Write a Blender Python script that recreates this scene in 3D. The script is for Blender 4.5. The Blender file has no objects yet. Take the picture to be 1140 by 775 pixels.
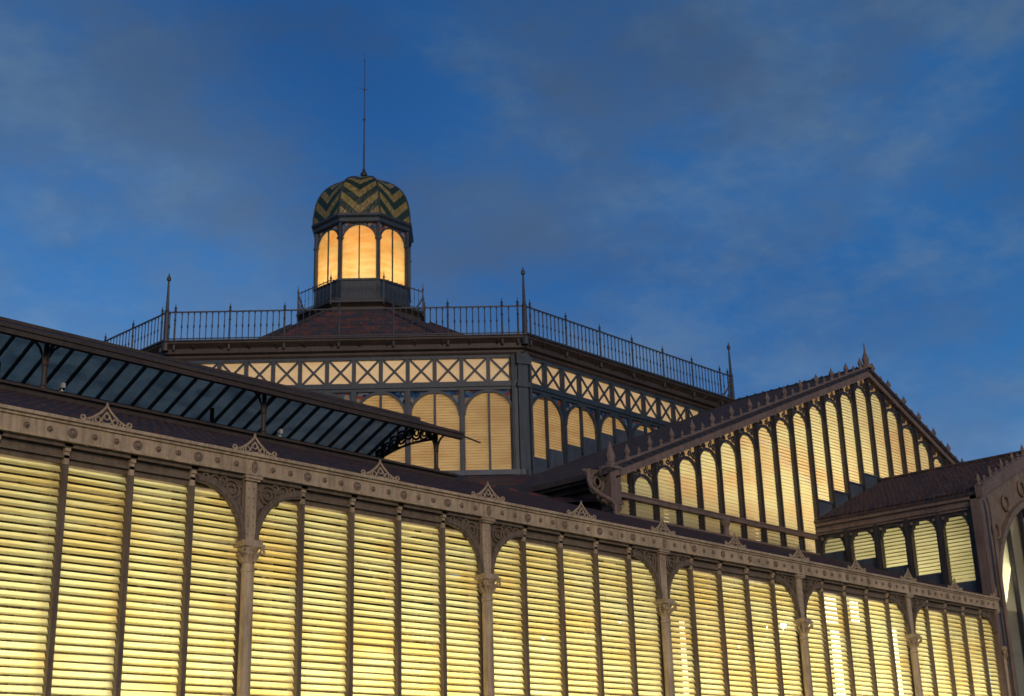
import bpy, math, random
from mathutils import Vector, Matrix
random.seed(7)
C = bpy.data.collections.new("scene"); bpy.context.scene.collection.children.link(C)
sc = bpy.context.scene
PI = math.pi

# ------------------------------------------------------------------ materials
def mat(name):
    m = bpy.data.materials.new(name); m.use_nodes = True
    nt = m.node_tree; nt.nodes.clear()
    return m, nt, nt.nodes, nt.links

def node(ns, t, **kw):
    n = ns.new(t)
    for k, v in kw.items():
        if k in n.inputs.keys(): n.inputs[k].default_value = v
        else: setattr(n, k, v)
    return n

def paint(name, col, rough=.6, var=.25, scale=3., metal=0., bump=.15, col2=None, streak=.55):
    m, nt, ns, L = mat(name)
    out = node(ns, 'ShaderNodeOutputMaterial'); b = node(ns, 'ShaderNodeBsdfPrincipled', Roughness=rough, Metallic=metal)
    tc = node(ns, 'ShaderNodeTexCoord')
    n1 = node(ns, 'ShaderNodeTexNoise', Scale=scale, Detail=6., Roughness=.65)
    n2 = node(ns, 'ShaderNodeTexNoise', Scale=scale*14, Detail=3.)
    L.new(tc.outputs['Object'], n1.inputs['Vector']); L.new(tc.outputs['Object'], n2.inputs['Vector'])
    r = node(ns, 'ShaderNodeValToRGB')
    c2 = col2 or tuple(c*(1-var) for c in col)
    r.color_ramp.elements[0].position = .32; r.color_ramp.elements[0].color = (*c2, 1)
    r.color_ramp.elements[1].position = .62; r.color_ramp.elements[1].color = (*col, 1)
    L.new(n1.outputs['Fac'], r.inputs['Fac'])
    mx = node(ns, 'ShaderNodeMixRGB', blend_type='MULTIPLY'); mx.inputs[0].default_value = .35
    L.new(r.outputs[0], mx.inputs[1]); L.new(n2.outputs['Color'], mx.inputs[2])
    mps = node(ns, 'ShaderNodeMapping'); mps.inputs['Scale'].default_value = (7, 7, .55); L.new(tc.outputs['Object'], mps.inputs[0])
    n3 = node(ns, 'ShaderNodeTexNoise', Scale=1.6, Detail=5., Roughness=.7); L.new(mps.outputs[0], n3.inputs['Vector'])
    r3 = node(ns, 'ShaderNodeValToRGB'); r3.color_ramp.elements[0].position = .36; r3.color_ramp.elements[0].color = (.42, .34, .27, 1)
    r3.color_ramp.elements[1].position = .56; r3.color_ramp.elements[1].color = (1, 1, 1, 1); L.new(n3.outputs['Fac'], r3.inputs[0])
    mst = node(ns, 'ShaderNodeMixRGB', blend_type='MULTIPLY'); mst.inputs[0].default_value = streak
    L.new(mx.outputs[0], mst.inputs[1]); L.new(r3.outputs[0], mst.inputs[2]); mx = mst
    mx2 = node(ns, 'ShaderNodeHueSaturation'); mx2.inputs['Value'].default_value = 1.15; mx2.inputs['Saturation'].default_value = .95
    L.new(mx.outputs[0], mx2.inputs['Color'])
    L.new(mx2.outputs[0], b.inputs['Base Color'])
    if bump:
        bp = node(ns, 'ShaderNodeBump', Strength=bump, Distance=.02); L.new(n2.outputs['Fac'], bp.inputs['Height'])
        L.new(bp.outputs[0], b.inputs['Normal'])
    L.new(b.outputs[0], out.inputs[0])
    return m

def tiles(name, cols, scale=4., rough=.7, zig=False):
    """fired tiles: small cells with their own tint; zig = red and slate zigzag courses"""
    m, nt, ns, L = mat(name)
    out = node(ns, 'ShaderNodeOutputMaterial'); b = node(ns, 'ShaderNodeBsdfPrincipled', Roughness=rough)
    tc = node(ns, 'ShaderNodeTexCoord')
    v = node(ns, 'ShaderNodeTexVoronoi', Scale=scale); L.new(tc.outputs['Object'], v.inputs['Vector'])
    sep = node(ns, 'ShaderNodeSeparateColor'); L.new(v.outputs['Color'], sep.inputs[0])
    r = node(ns, 'ShaderNodeValToRGB'); r.color_ramp.interpolation = 'CONSTANT'
    while len(r.color_ramp.elements) < len(cols): r.color_ramp.elements.new(.5)
    for i, c in enumerate(cols):
        r.color_ramp.elements[i].position = i/len(cols); r.color_ramp.elements[i].color = (*c, 1)
    if zig:
        n1 = node(ns, 'ShaderNodeTexNoise', Scale=.9, Detail=3.); L.new(tc.outputs['Object'], n1.inputs['Vector'])
        mx = node(ns, 'ShaderNodeMath', operation='ADD'); mx.inputs[1].default_value = 0
        ml = node(ns, 'ShaderNodeMath', operation='MULTIPLY'); ml.inputs[1].default_value = .45
        L.new(sep.outputs[0], ml.inputs[0]); L.new(ml.outputs[0], mx.inputs[0])
        mk = node(ns, 'ShaderNodeMath', operation='MULTIPLY'); mk.inputs[1].default_value = 1.0
        L.new(n1.outputs['Fac'], mk.inputs[0]); L.new(mk.outputs[0], mx.inputs[1])
        L.new(mx.outputs[0], r.inputs[0])
    else:
        L.new(sep.outputs[0], r.inputs[0])
    w = node(ns, 'ShaderNodeTexWave', wave_type='BANDS', bands_direction='Z', Scale=2.2, Distortion=.4)
    L.new(tc.outputs['Object'], w.inputs['Vector'])
    bp = node(ns, 'ShaderNodeBump', Strength=.6, Distance=.05); L.new(w.outputs['Fac'], bp.inputs['Height'])
    L.new(r.outputs[0], b.inputs['Base Color']); L.new(bp.outputs[0], b.inputs['Normal'])
    L.new(b.outputs[0], out.inputs[0])
    return m

def glass(name, col, col2, trans=.75, clear=.0, scale=.8, rough=.5, streak=True):
    """obscured glass: scatters the light that comes through from the room behind it"""
    m, nt, ns, L = mat(name)
    out = node(ns, 'ShaderNodeOutputMaterial')
    tc = node(ns, 'ShaderNodeTexCoord')
    mp = node(ns, 'ShaderNodeMapping'); mp.inputs['Scale'].default_value = (1, 1, 3.5 if streak else 1)
    L.new(tc.outputs['Object'], mp.inputs[0])
    n1 = node(ns, 'ShaderNodeTexNoise', Scale=scale, Detail=5., Roughness=.6); L.new(mp.outputs[0], n1.inputs['Vector'])
    r = node(ns, 'ShaderNodeValToRGB')
    r.color_ramp.elements[0].position = .34; r.color_ramp.elements[0].color = (*col2, 1)
    r.color_ramp.elements[1].position = .58; r.color_ramp.elements[1].color = (*col, 1)
    L.new(n1.outputs['Fac'], r.inputs[0])
    tr = node(ns, 'ShaderNodeBsdfTranslucent'); df = node(ns, 'ShaderNodeBsdfDiffuse')
    L.new(r.outputs[0], tr.inputs[0]); L.new(r.outputs[0], df.inputs[0])
    ms = node(ns, 'ShaderNodeMixShader'); ms.inputs[0].default_value = trans
    L.new(df.outputs[0], ms.inputs[1]); L.new(tr.outputs[0], ms.inputs[2])
    last = ms
    if clear > 0:
        tp = node(ns, 'ShaderNodeBsdfTransparent'); m2 = node(ns, 'ShaderNodeMixShader'); m2.inputs[0].default_value = clear
        L.new(ms.outputs[0], m2.inputs[1]); L.new(tp.outputs[0], m2.inputs[2]); last = m2
    gl = node(ns, 'ShaderNodeBsdfGlossy', Roughness=.25); m3 = node(ns, 'ShaderNodeMixShader'); m3.inputs[0].default_value = .03
    L.new(last.outputs[0], m3.inputs[1]); L.new(gl.outputs[0], m3.inputs[2])
    L.new(m3.outputs[0], out.inputs[0])
    return m

def stained(name):
    m, nt, ns, L = mat(name)
    out = node(ns, 'ShaderNodeOutputMaterial'); tc = node(ns, 'ShaderNodeTexCoord')
    v = node(ns, 'ShaderNodeTexVoronoi', Scale=7.); L.new(tc.outputs['Object'], v.inputs['Vector'])
    sep = node(ns, 'ShaderNodeSeparateColor'); L.new(v.outputs['Color'], sep.inputs[0])
    r = node(ns, 'ShaderNodeValToRGB'); r.color_ramp.interpolation = 'CONSTANT'
    cs = [(.05, .14, .3), (.3, .4, .5), (.04, .08, .2), (.4, .14, .1), (.12, .25, .42), (.5, .42, .3)]
    while len(r.color_ramp.elements) < len(cs): r.color_ramp.elements.new(.5)
    for i, c in enumerate(cs):
        r.color_ramp.elements[i].position = i/len(cs); r.color_ramp.elements[i].color = (*c, 1)
    L.new(sep.outputs[1], r.inputs[0])
    tr = node(ns, 'ShaderNodeBsdfTranslucent'); df = node(ns, 'ShaderNodeBsdfDiffuse')
    L.new(r.outputs[0], tr.inputs[0]); L.new(r.outputs[0], df.inputs[0])
    ms = node(ns, 'ShaderNodeMixShader'); ms.inputs[0].default_value = .55
    L.new(df.outputs[0], ms.inputs[1]); L.new(tr.outputs[0], ms.inputs[2]); L.new(ms.outputs[0], out.inputs[0])
    return m

def emit(name, col, s):
    m, nt, ns, L = mat(name)
    out = node(ns, 'ShaderNodeOutputMaterial'); e = node(ns, 'ShaderNodeEmission'); e.inputs[0].default_value = (*col, 1); e.inputs[1].default_value = s
    L.new(e.outputs[0], out.inputs[0]); return m

M = {}
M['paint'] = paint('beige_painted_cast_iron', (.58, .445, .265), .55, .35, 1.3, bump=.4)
M['paint_shaded'] = paint('shaded_brown_iron', (.21, .155, .095), .6, .3, 2.)  # darker copy of the beige iron, shade put into the colour
M['relief'] = paint('worn_relief_iron', (.27, .20, .135), .6, .3, 4.)
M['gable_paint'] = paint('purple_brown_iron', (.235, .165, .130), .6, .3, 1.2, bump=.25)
M['iron'] = paint('slate_grey_iron', (.042, .062, .082), .5, .3, 2.)
M['iron_black'] = paint('blackened_iron', (.045, .042, .045), .5, .3, 2.)
M['cornice'] = paint('brown_cornice_iron', (.070, .048, .034), .6, .35, 1.)
M['rail'] = paint('railing_iron', (.06, .062, .07), .5, .3, 2.)
M['lead'] = paint('blue_grey_lead_sheet', (.075, .10, .14), .5, .35, 1.2)
M['tile'] = tiles('dark_roof_tiles', [(.040, .028, .030), (.060, .038, .034), (.034, .026, .032), (.078, .042, .034)], 5.)
M['tile_dark'] = tiles('slate_roof_tiles', [(.027, .026, .034), (.036, .032, .040), (.024, .023, .031), (.050, .034, .034)], 5.)
M['tile_red'] = tiles('red_and_slate_tiles', [(.030, .034, .055), (.036, .032, .045), (.12, .040, .032), (.028, .032, .048), (.07, .032, .030)], 2.6, zig=True)
M['slat'] = glass('yellow_glass_louvre', (.90, .89, .62), (.88, .78, .42), .8, .16, .45)
M['slat_amber'] = glass('amber_glass_louvre', (.86, .82, .60), (.84, .70, .48), .8, .0, .35)
M['slat_green'] = glass('green_glass_louvre', (.82, .78, .60), (.74, .70, .52), .8, .0, .5)
M['blind'] = glass('amber_woven_blind', (.84, .73, .50), (.76, .62, .40), .8, .0, .9)
M['pale_glass'] = glass('cream_obscured_glass', (.90, .74, .52), (.84, .64, .42), .8, .0, .6)
M['lantern_glass'] = glass('golden_lantern_glass', (.95, .70, .32), (.90, .50, .15), .78, .30, .9)
M['roof_glass'] = glass('grey_wired_glass', (.92, .80, .64), (.62, .55, .46), .88, .07, 1.4)
M['tracery'] = glass('dim_tracery_glass', (.50, .34, .18), (.34, .22, .12), .6, .0, .9)
M['stain'] = stained('stained_glass_mosaic')
M['inner'] = paint('cream_plaster', (.62, .52, .34), .8, .15, .5)
M['inner_dark'] = paint('brown_timber_lining', (.16, .11, .06), .8, .3, 1.)
M['dome_inner'] = paint('orange_dome_lining', (.75, .33, .09), .8, .15, 1.)
M['asphalt'] = paint('asphalt', (.055, .055, .055), .9, .25, .6)
M['stone'] = paint('pavement_stone', (.24, .23, .21), .85, .2, .8)
M['lampbulb'] = emit('lit_lamp_bulb', (1, .93, .75), 60.)
M['panel_white'] = emit('lit_white_panel', (1, .98, .78), 3.)
M['panel_pink'] = emit('lit_pink_panel', (1, .66, .42), 2.2)
M['white_fit'] = paint('white_enamel', (.5, .5, .47), .4, .1, 4.)

# dome tiles: green and ochre chevrons, one chevron stack to each of the eight segments (UV driven)
def dome_mat():
    m, nt, ns, L = mat('ochre_and_green_chevron_tiles')
    out = node(ns, 'ShaderNodeOutputMaterial'); b = node(ns, 'ShaderNodeBsdfPrincipled', Roughness=.5)
    uv = node(ns, 'ShaderNodeUVMap'); sp = node(ns, 'ShaderNodeSeparateXYZ'); L.new(uv.outputs[0], sp.inputs[0])
    def mth(op, a, bb=None):
        n = node(ns, 'ShaderNodeMath', operation=op)
        for i, q in enumerate((a, bb)):
            if q is None: continue
            if isinstance(q, (int, float)): n.inputs[i].default_value = q
            else: L.new(q, n.inputs[i])
        return n.outputs[0]
    a = mth('ABSOLUTE', sp.outputs[0])                       # 0 at the middle of a segment
    h = mth('SUBTRACT', sp.outputs[1], mth('MULTIPLY', a, .60))
    nz = node(ns, 'ShaderNodeTexNoise', Scale=9.); L.new(uv.outputs[0], nz.inputs['Vector'])
    h = mth('ADD', h, mth('MULTIPLY', nz.outputs['Fac'], .02))
    f = mth('FRACT', mth('MULTIPLY', h, 1.75)); s = mth('GREATER_THAN', f, .50)
    c1 = node(ns, 'ShaderNodeValToRGB'); n2 = node(ns, 'ShaderNodeTexNoise', Scale=25.); L.new(uv.outputs[0], n2.inputs['Vector'])
    c1.color_ramp.elements[0].position = .35; c1.color_ramp.elements[0].color = (.20, .145, .035, 1)
    c1.color_ramp.elements[1].position = .65; c1.color_ramp.elements[1].color = (.42, .315, .085, 1)
    L.new(n2.outputs['Fac'], c1.inputs[0])
    mx = node(ns, 'ShaderNodeMixRGB'); L.new(s, mx.inputs[0]); L.new(c1.outputs[0], mx.inputs[1]); mx.inputs[2].default_value = (.018, .042, .022, 1)
    vt = node(ns, 'ShaderNodeTexVoronoi', Scale=9.); L.new(uv.outputs[0], vt.inputs['Vector'])
    tv = node(ns, 'ShaderNodeMixRGB', blend_type='MULTIPLY'); tv.inputs[0].default_value = .5; L.new(mx.outputs[0], tv.inputs[1])
    sv = node(ns, 'ShaderNodeSeparateColor'); L.new(vt.outputs['Color'], sv.inputs[0]); L.new(sv.outputs[0], tv.inputs[2])
    bp = node(ns, 'ShaderNodeBump', Strength=.8, Distance=.03); L.new(vt.outputs['Distance'], bp.inputs['Height']); L.new(bp.outputs[0], b.inputs['Normal'])
    L.new(tv.outputs[0], b.inputs['Base Color']); L.new(b.outputs[0], out.inputs[0])
    return m
M['dome'] = dome_mat()

# ------------------------------------------------------------------ mesh helpers
class Fr:
    """local frame: s along, n outward, z up"""
    def __init__(s, o, sd, nd): s.o = Vector(o); s.s = Vector(sd).normalized(); s.n = Vector(nd).normalized()
    def __call__(s, a, n, z): return s.o + s.s*a + s.n*n + Vector((0, 0, z))
W = Fr((0, 0, 0), (1, 0, 0), (0, -1, 0))      # s = X, n = -Y

class MB:
    def __init__(s): s.v = []; s.f = []; s.uv = None
    def add(s, vs, fs):
        k = len(s.v); s.v += [tuple(p) for p in vs]; s.f += [tuple(i+k for i in f) for f in fs]; return s
    def box(s, fr, s0, s1, n0, n1, z0, z1):
        P = [fr(a, n, z) for a in (s0, s1) for n in (n0, n1) for z in (z0, z1)]
        return s.add(P, [(0, 1, 3, 2), (4, 6, 7, 5), (0, 4, 5, 1), (2, 3, 7, 6), (0, 2, 6, 4), (1, 5, 7, 3)])
    def hexa(s, P):   # 8 points, bottom ring then top ring
        return s.add(P, [(3, 2, 1, 0), (4, 5, 6, 7), (0, 1, 5, 4), (1, 2, 6, 5), (2, 3, 7, 6), (3, 0, 4, 7)])
    def beam(s, p, q, w, h, up=(0, 0, 1)):
        p = Vector(p); q = Vector(q); d = (q-p).normalized(); u = Vector(up)
        r = d.cross(u)
        if r.length < 1e-4: r = d.cross(Vector((1, 0, 0)))
        r.normalize(); u = r.cross(d).normalized()
        A = [p+r*a*w/2+u*b*h/2 for a, b in ((-1, -1), (1, -1), (1, 1), (-1, 1))]
        B = [x+(q-p) for x in A]
        return s.hexa(A+B)
    def prism(s, fr, poly, n0, n1):   # polygon in (s,z), thickness n0..n1
        k = len(poly)
        P = [fr(a, n0, z) for a, z in poly]+[fr(a, n1, z) for a, z in poly]
        return s.add(P, [tuple(range(k))[::-1], tuple(range(k, 2*k))]+[(i, (i+1) % k, (i+1) % k+k, i+k) for i in range(k)])
    def tube(s, pts, r, n=6, closed=False):
        pts = [Vector(p) for p in pts]; m = len(pts); rs = r if isinstance(r, (list, tuple)) else [r]*m
        ring = []; pu = None
        for i, p in enumerate(pts):
            a = pts[(i-1) % m] if (i or closed) else p; b = pts[(i+1) % m] if (i < m-1 or closed) else p
            d = (b-a).normalized()
            u = pu if pu is not None else (Vector((0, 0, 1)) if abs(d.z) < .9 else Vector((1, 0, 0)))
            u = (u-d*u.dot(d)); u = u.normalized() if u.length > 1e-5 else d.orthogonal().normalized()
            pu = u; w = d.cross(u)
            ring.append([p+(u*math.cos(2*PI*k/n)+w*math.sin(2*PI*k/n))*rs[i] for k in range(n)])
        vs = [q for g in ring for q in g]; fs = []
        for i in range(m if closed else m-1):
            j = (i+1) % m
            for k in range(n): fs.append((i*n+k, i*n+(k+1) % n, j*n+(k+1) % n, j*n+k))
        if not closed: fs += [tuple(range(n))[::-1], tuple(range((m-1)*n, m*n))]
        return s.add(vs, fs)
    def ring(s, fr, cs, cn, cz, R, r, k=12, n=5, e=1.):
        return s.tube([fr(cs+R*math.cos(2*PI*i/k), cn, cz+R*e*math.sin(2*PI*i/k)) for i in range(k)], r, n, True)
    def lathe(s, c, prof, n=16, phase=0.):
        c = Vector(c); vs = []; fs = []; m = len(prof)
        for r, z in prof:
            for k in range(n):
                a = phase+2*PI*k/n; vs.append(c+Vector((r*math.cos(a), r*math.sin(a), z)))
        for i in range(m-1):
            for k in range(n): fs.append((i*n+k, i*n+(k+1) % n, (i+1)*n+(k+1) % n, (i+1)*n+k))
        fs += [tuple(range(n))[::-1], tuple(range((m-1)*n, m*n))]
        return s.add(vs, fs)
    def quad(s, a, b, c, d): return s.add([a, b, c, d], [(0, 1, 2, 3)])
    def build(s, name, m, parent=None, smooth=False, **kw):
        me = bpy.data.meshes.new(name); me.from_pydata(s.v, [], s.f); me.validate(); me.materials.append(m)
        if smooth:
            for p in me.polygons: p.use_smooth = True
        o = bpy.data.objects.new(name, me); C.objects.link(o); o.parent = parent
        for k, v in kw.items(): o[k] = v
        return o

def thing(name, label, cat, loc=(0, 0, 0), group=None):
    o = bpy.data.objects.new(name, None); C.objects.link(o); o.empty_display_size = .3
    o.location = loc
    o['label'] = label; o['category'] = cat
    if group: o['group'] = group
    return o
def adopt(parent, objs):  # meshes are written in world coordinates: keep them there under a moved Empty
    for o in objs: o.location = tuple(-c for c in parent.location)

def copyo(src, parent, loc=None, rot=None):
    o = src.copy(); C.objects.link(o); o.parent = parent
    if loc is not None: o.location = loc
    if rot is not None: o.rotation_euler = rot
    for ch in list(src.children):
        c = ch.copy(); C.objects.link(c); c.parent = o
    return o

def spandrel(mb, fr, s0, s1, zsp, ztop, n0, n1, seg=14, rise=None):
    """solid panel between a round arch s0..s1 (springing zsp) and the line ztop(s)"""
    r = (s1-s0)/2; c = (s0+s1)/2; rise = rise or r
    zt = ztop if callable(ztop) else (lambda a: ztop)
    for i in range(seg):
        a0 = PI-PI*i/seg; a1 = PI-PI*(i+1)/seg
        x0 = c+r*math.cos(a0); x1 = c+r*math.cos(a1); z0 = zsp+rise*math.sin(a0); z1 = zsp+rise*math.sin(a1)
        mb.hexa([fr(x0, n0, z0), fr(x1, n0, z1), fr(x1, n1, z1), fr(x0, n1, z0), fr(x0, n0, max(zt(x0), z0+.002)), fr(x1, n0, max(zt(x1), z1+.002)), fr(x1, n1, max(zt(x1), z1+.002)), fr(x0, n1, max(zt(x0), z0+.002))])
def archbar(mb, fr, s0, s1, zsp, n, w, h=.06, rise=None, seg=14):
    r = (s1-s0)/2; c = (s0+s1)/2; rise = rise or r
    pts = [(c+r*math.cos(PI-PI*i/seg), zsp+rise*math.sin(PI-PI*i/seg)) for i in range(seg+1)]
    for (a, b), (c_, d) in zip(pts[:-1], pts[1:]): mb.beam(fr(a, n, b), fr(c_, n, d), w, h, up=fr.n)

def slats(mb, fr, s0, s1, zb, zsp, crown, n, pitch=.125, tilt=.045, hgt=.112, th=.008, jit=.0):
    """louvre blades between s0 and s1 from zb up, cut to a round head"""
    z = zb; r = (s1-s0)/2; c = (s0+s1)/2; base_t, base_h = tilt, hgt
    while z+hgt < crown:
        tilt, hgt = base_t, base_h
        if random.random() < .05: tilt *= random.uniform(.3, 1.5); hgt *= .96   # a blade knocked out of line
        a, b = s0, s1; zt = z+hgt*.7
        if zt > zsp and crown > zsp:
            t = min(1, (zt-zsp)/(crown-zsp)); w = r*math.sqrt(max(0, 1-t*t)); a, b = c-w, c+w
        if b-a > .05:
            j = random.uniform(-jit, jit); j2 = random.uniform(-jit, jit)*.8
            mb.hexa([fr(a, n+tilt+j, z), fr(b, n+tilt+j, z+j2), fr(b, n+tilt+th+j, z+j2), fr(a, n+tilt+th+j, z),
                     fr(a, n, z+hgt), fr(b, n, z+hgt+j2), fr(b, n+th, z+hgt+j2), fr(a, n+th, z+hgt)])
        z += pitch

# ------------------------------------------------------------------ measured lay-out (metres)
U0, B = 14.239, 5.989
ZBT, ZBB, ZCAP = 7.828, 7.442, 6.228       # frieze top / underside, capital
RS = .357                                   # slope of the low roof
def roofz(y): return 7.83+(y-20.)*RS
G, GA, GP = 26.508, 49.273, 1.2201          # gable plane, gable axis, window spacing
VS = .4045                                  # gable slope
def vz(x): return 18.60-abs(x-GA)*VS        # top of the verge

# ================================================================== 1. louvred wing
wing = thing('market_wing', 'long low market wing with glowing yellow glass louvres between beige iron columns', 'building', (U0+B*2, 22, 0))
wp = []
def wpart(mb, name, m, **kw):
    o = mb.build(name, m, wing, **kw); wp.append(o); return o
X0 = U0-2*B; XE = U0+5*B                    # the wing runs from the left beyond the frame to the pavilion
# frieze beam with its crowning fillet
mb = MB()
mb.box(W, X0, XE+.12, -20.30, -19.93, ZBB, ZBT-.10)
mb.box(W, X0, XE+.16, -20.34, -19.89, ZBT-.10, ZBT-.055)
mb.box(W, X0, XE+.20, -20.36, -19.84, ZBT-.055, ZBT)
mb.box(W, X0, XE+.14, -20.30, -19.905, ZBB-.002, ZBB+.035)
frieze = wpart(mb, 'frieze', M['paint'])
# roundels: a large boss at each mullion, two small ones between, an oval over each column
def boss(R, oval=1.):
    mb = MB(); k = 12; vs = []; fs = []
    for r, n in ((R, 0), (R, .02), (R*.72, .03), (R*.62, .015), (R*.4, .045), (R*.05, .055)):
        for i in range(k): vs.append((r*math.cos(2*PI*i/k), -n, r*oval*math.sin(2*PI*i/k)))
    for j in range(5):
        for i in range(k): fs.append((j*k+i, j*k+(i+1) % k, (j+1)*k+(i+1) % k, (j+1)*k+i))
    fs.append(tuple(range(5*k, 6*k))); mb.add(vs, fs); return mb
big = boss(.085).build('roundel', M['relief'], frieze); small = boss(.05).build('roundel', M['relief'], frieze)
ovl = boss(.06, 1.9).build('cartouche', M['relief'], frieze)
first = {'b': big, 's': small, 'o': ovl}; used = set()
for k in range(-1, 5):
    xb = U0+k*B
    for i in range(15):
        x = xb+B*i/15; kind = 'o' if i == 0 else ('b' if i % 3 == 0 else 's')
        if x < 9.6: continue
        src = first[kind]
        o = src if kind not in used else copyo(src, frieze)
        used.add(kind); o.location = (x, 19.928, (ZBB+ZBT-.10)/2+.01)
# lintel and louvre head behind the frieze, corbels over the mullions
mb = MB(); mb.box(W, X0, XE-.02, -20.42, -20.12, 7.12, ZBB-.004); mb.box(W, X0, XE-.02, -20.38, -20.05, 7.20, 7.25); mb.box(W, X0, XE-.02, -20.36, -20.0, ZBB-.07, ZBB-.006)
wpart(mb, 'lintel', M['paint_shaded'])
cw = MB()
cw.box(W, -.05, .05, -.14, .0, -.06, 0); cw.box(W, -.035, .035, -.14, -.03, -.13, -.06); cw.box(W, -.025, .025, -.14, -.07, -.2, -.13)
corbel0 = None
# columns
def scroll_plate(mb, fr, sgn):
    """pierced quarter-arch bracket beside a column: sgn -1 to the left, +1 to the right"""
    s_in, s_out, zt, zb = .13, 1.13, 7.40, ZCAP+.02
    ex = s_out-s_in; ez = zt-.16-zb
    N = 12; arc = [(sgn*(s_out-ex*math.cos(PI/2*i/N)), zb+ez*math.sin(PI/2*i/N)) for i in range(N+1)]
    for i in range(N):                       # thin web behind the scrolls
        (a, b), (c, d) = arc[i], arc[i+1]
        P = [fr(a, -.10, b), fr(c, -.10, d), fr(c, -.085, d), fr(a, -.085, b), fr(a, -.10, zt), fr(c, -.10, zt), fr(c, -.085, zt), fr(a, -.085, zt)]
        mb.hexa(P)
    for i in range(N):
        (a, b), (c, d) = arc[i], arc[i+1]
        mb.beam(fr(a, -.04, b), fr(c, -.04, d), .13, .075, up=fr.n)
        mb.beam(fr(a+sgn*.0, .0, b+.0), fr(c, .0, d), .07, .03, up=fr.n)
    for cs, cz, R in ((.40, zt-.25, .17), (.40, zt-.25, .085), (.27, zt-.60, .10), (.74, zt-.13, .085), (.22, zt-.84, .055), (.58, zt-.36, .06), (.94, zt-.09, .05), (.56, zt-.10, .06)):
        mb.ring(fr, sgn*cs, -.05, cz, R, .022, 12, 5)
    mb.beam(fr(sgn*.15, -.05, zb+.1), fr(sgn*.15, -.05, zt), .035, .035)
    mb.beam(fr(sgn*.15, -.05, zt-.02), fr(sgn*1.2, -.05, zt-.02), .035, .035)
def column(x):
    fr = Fr((x, 20., 0), (1, 0, 0), (0, -1, 0)); e = bpy.data.objects.new('column', None); C.objects.link(e); e.parent = wing; wp.append(e)
    mb = MB(); mb.box(fr, -.115, .115, -.30, 0, ZCAP+.03, ZBB-.1); mb.box(fr, -.16, .16, -.30, .05, ZBB-.1, ZBB-.06); mb.box(fr, -.19, .19, -.30, .08, ZBB-.06, ZBB-.006)
    for s_ in (-.06, .06):
        for i in range(6): mb.lathe(fr(s_, .0, ZCAP+.16+i*.165)-Vector((0, 0, .018)), [(.02, 0), (.026, .018), (.02, .036)], 6)
    mb.build('upper_pillar', M['paint'], e)
    mb = MB(); c = fr(0, -.03, 0)
    mb.lathe(c, [(.145, .35), (.145, .55), (.125, .62), (.118, 1.2), (.112, 5.7), (.125, 5.72), (.125, 5.76), (.11, 5.79), (.11, 5.86)], 20)
    mb.box(fr, -.17, .17, -.34, .13, .12, .36)
    mb.build('shaft', M['paint'], e, smooth=False)
    mb = MB(); mb.box(fr, -.135, .10, -.46, -.17, .12, ZBB-.01)
    mb.build('rear_pilaster', M['paint_shaded'], e)
    mb = MB(); mb.lathe(c, [(.115, 5.86), (.12, 5.95), (.15, 6.02), (.145, 6.05), (.19, 6.12), (.20, 6.14)], 16)
    mb.box(fr, -.22, .22, -.30, .17, 6.14, 6.19); mb.box(fr, -.19, .19, -.30, .14, 6.19, ZCAP+.03)
    for a in range(10):                      # leaves of the capital
        an = 2*PI*a/10; d = Vector((math.cos(an), math.sin(an), 0))
        mb.tube([c+d*.11+Vector((0, 0, 5.88)), c+d*.15+Vector((0, 0, 5.97)), c+d*.20+Vector((0, 0, 6.03)), c+d*.215+Vector((0, 0, 6.0))], [.03, .035, .03, .015], 5)
    for s_ in (-1, 1):
        mb.ring(fr, s_*.19, .13, 6.06, .045, .022, 8, 5)
    mb.build('capital', M['paint'], e)
    for s_ in (-1, 1):
        if s_ > 0 and x > XE-.1: continue
        mb = MB(); scroll_plate(mb, fr, s_); mb.build('scroll_bracket', M['paint_shaded'], e)
    return e
for k in range(-2, 6): column(U0+k*B)
# crests on the frieze, over each column and half way between
def crest_mesh(h=.37):
    mb = MB()
    for sg in (-1, 1):
        mb.tube([W(sg*t, 0, z) for t, z in ((.0, h*.90), (.07, h*.66), (.15, h*.46), (.26, h*.26), (.37, h*.13), (.47, h*.13))], [.018, .024, .024, .022, .02, .016], 5)
        mb.tube([W(sg*t, 0, z) for t, z in ((.0, h*.62), (.05, h*.45), (.10, h*.18), (.05, .03), (0, .03))], .016, 5)
        mb.ring(W, sg*.43, 0, h*.18, .042, .018, 9, 5); mb.ring(W, sg*.16, 0, h*.20, .05, .016, 9, 5); mb.ring(W, sg*.28, 0, h*.11, .032, .014, 8, 5)
    mb.ring(W, 0, 0, h*.40, .05, .016, 9, 5)
    mb.lathe((0, 0, 0), [(.012, h*.88), (.03, h*.95), (.012, h*1.02), (.004, h*1.08)], 7)
    mb.box(W, -.46, .46, -.02, .02, -.004, .022)
    return mb
cr0 = None
for j in range(-2, 11):
    x = U0+j*B/2
    if x < 9.: continue
    if cr0 is None: cr0 = crest_mesh().build('roof_crest', M['paint'], wing); o = cr0
    else: o = cr0.copy(); C.objects.link(o)
    o.location = (x-wing.location.x, 19.93-22, ZBT+.003); o.rotation_euler = (random.uniform(-.06, .06), random.uniform(-.012, .012), random.uniform(-.03, .03))
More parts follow.
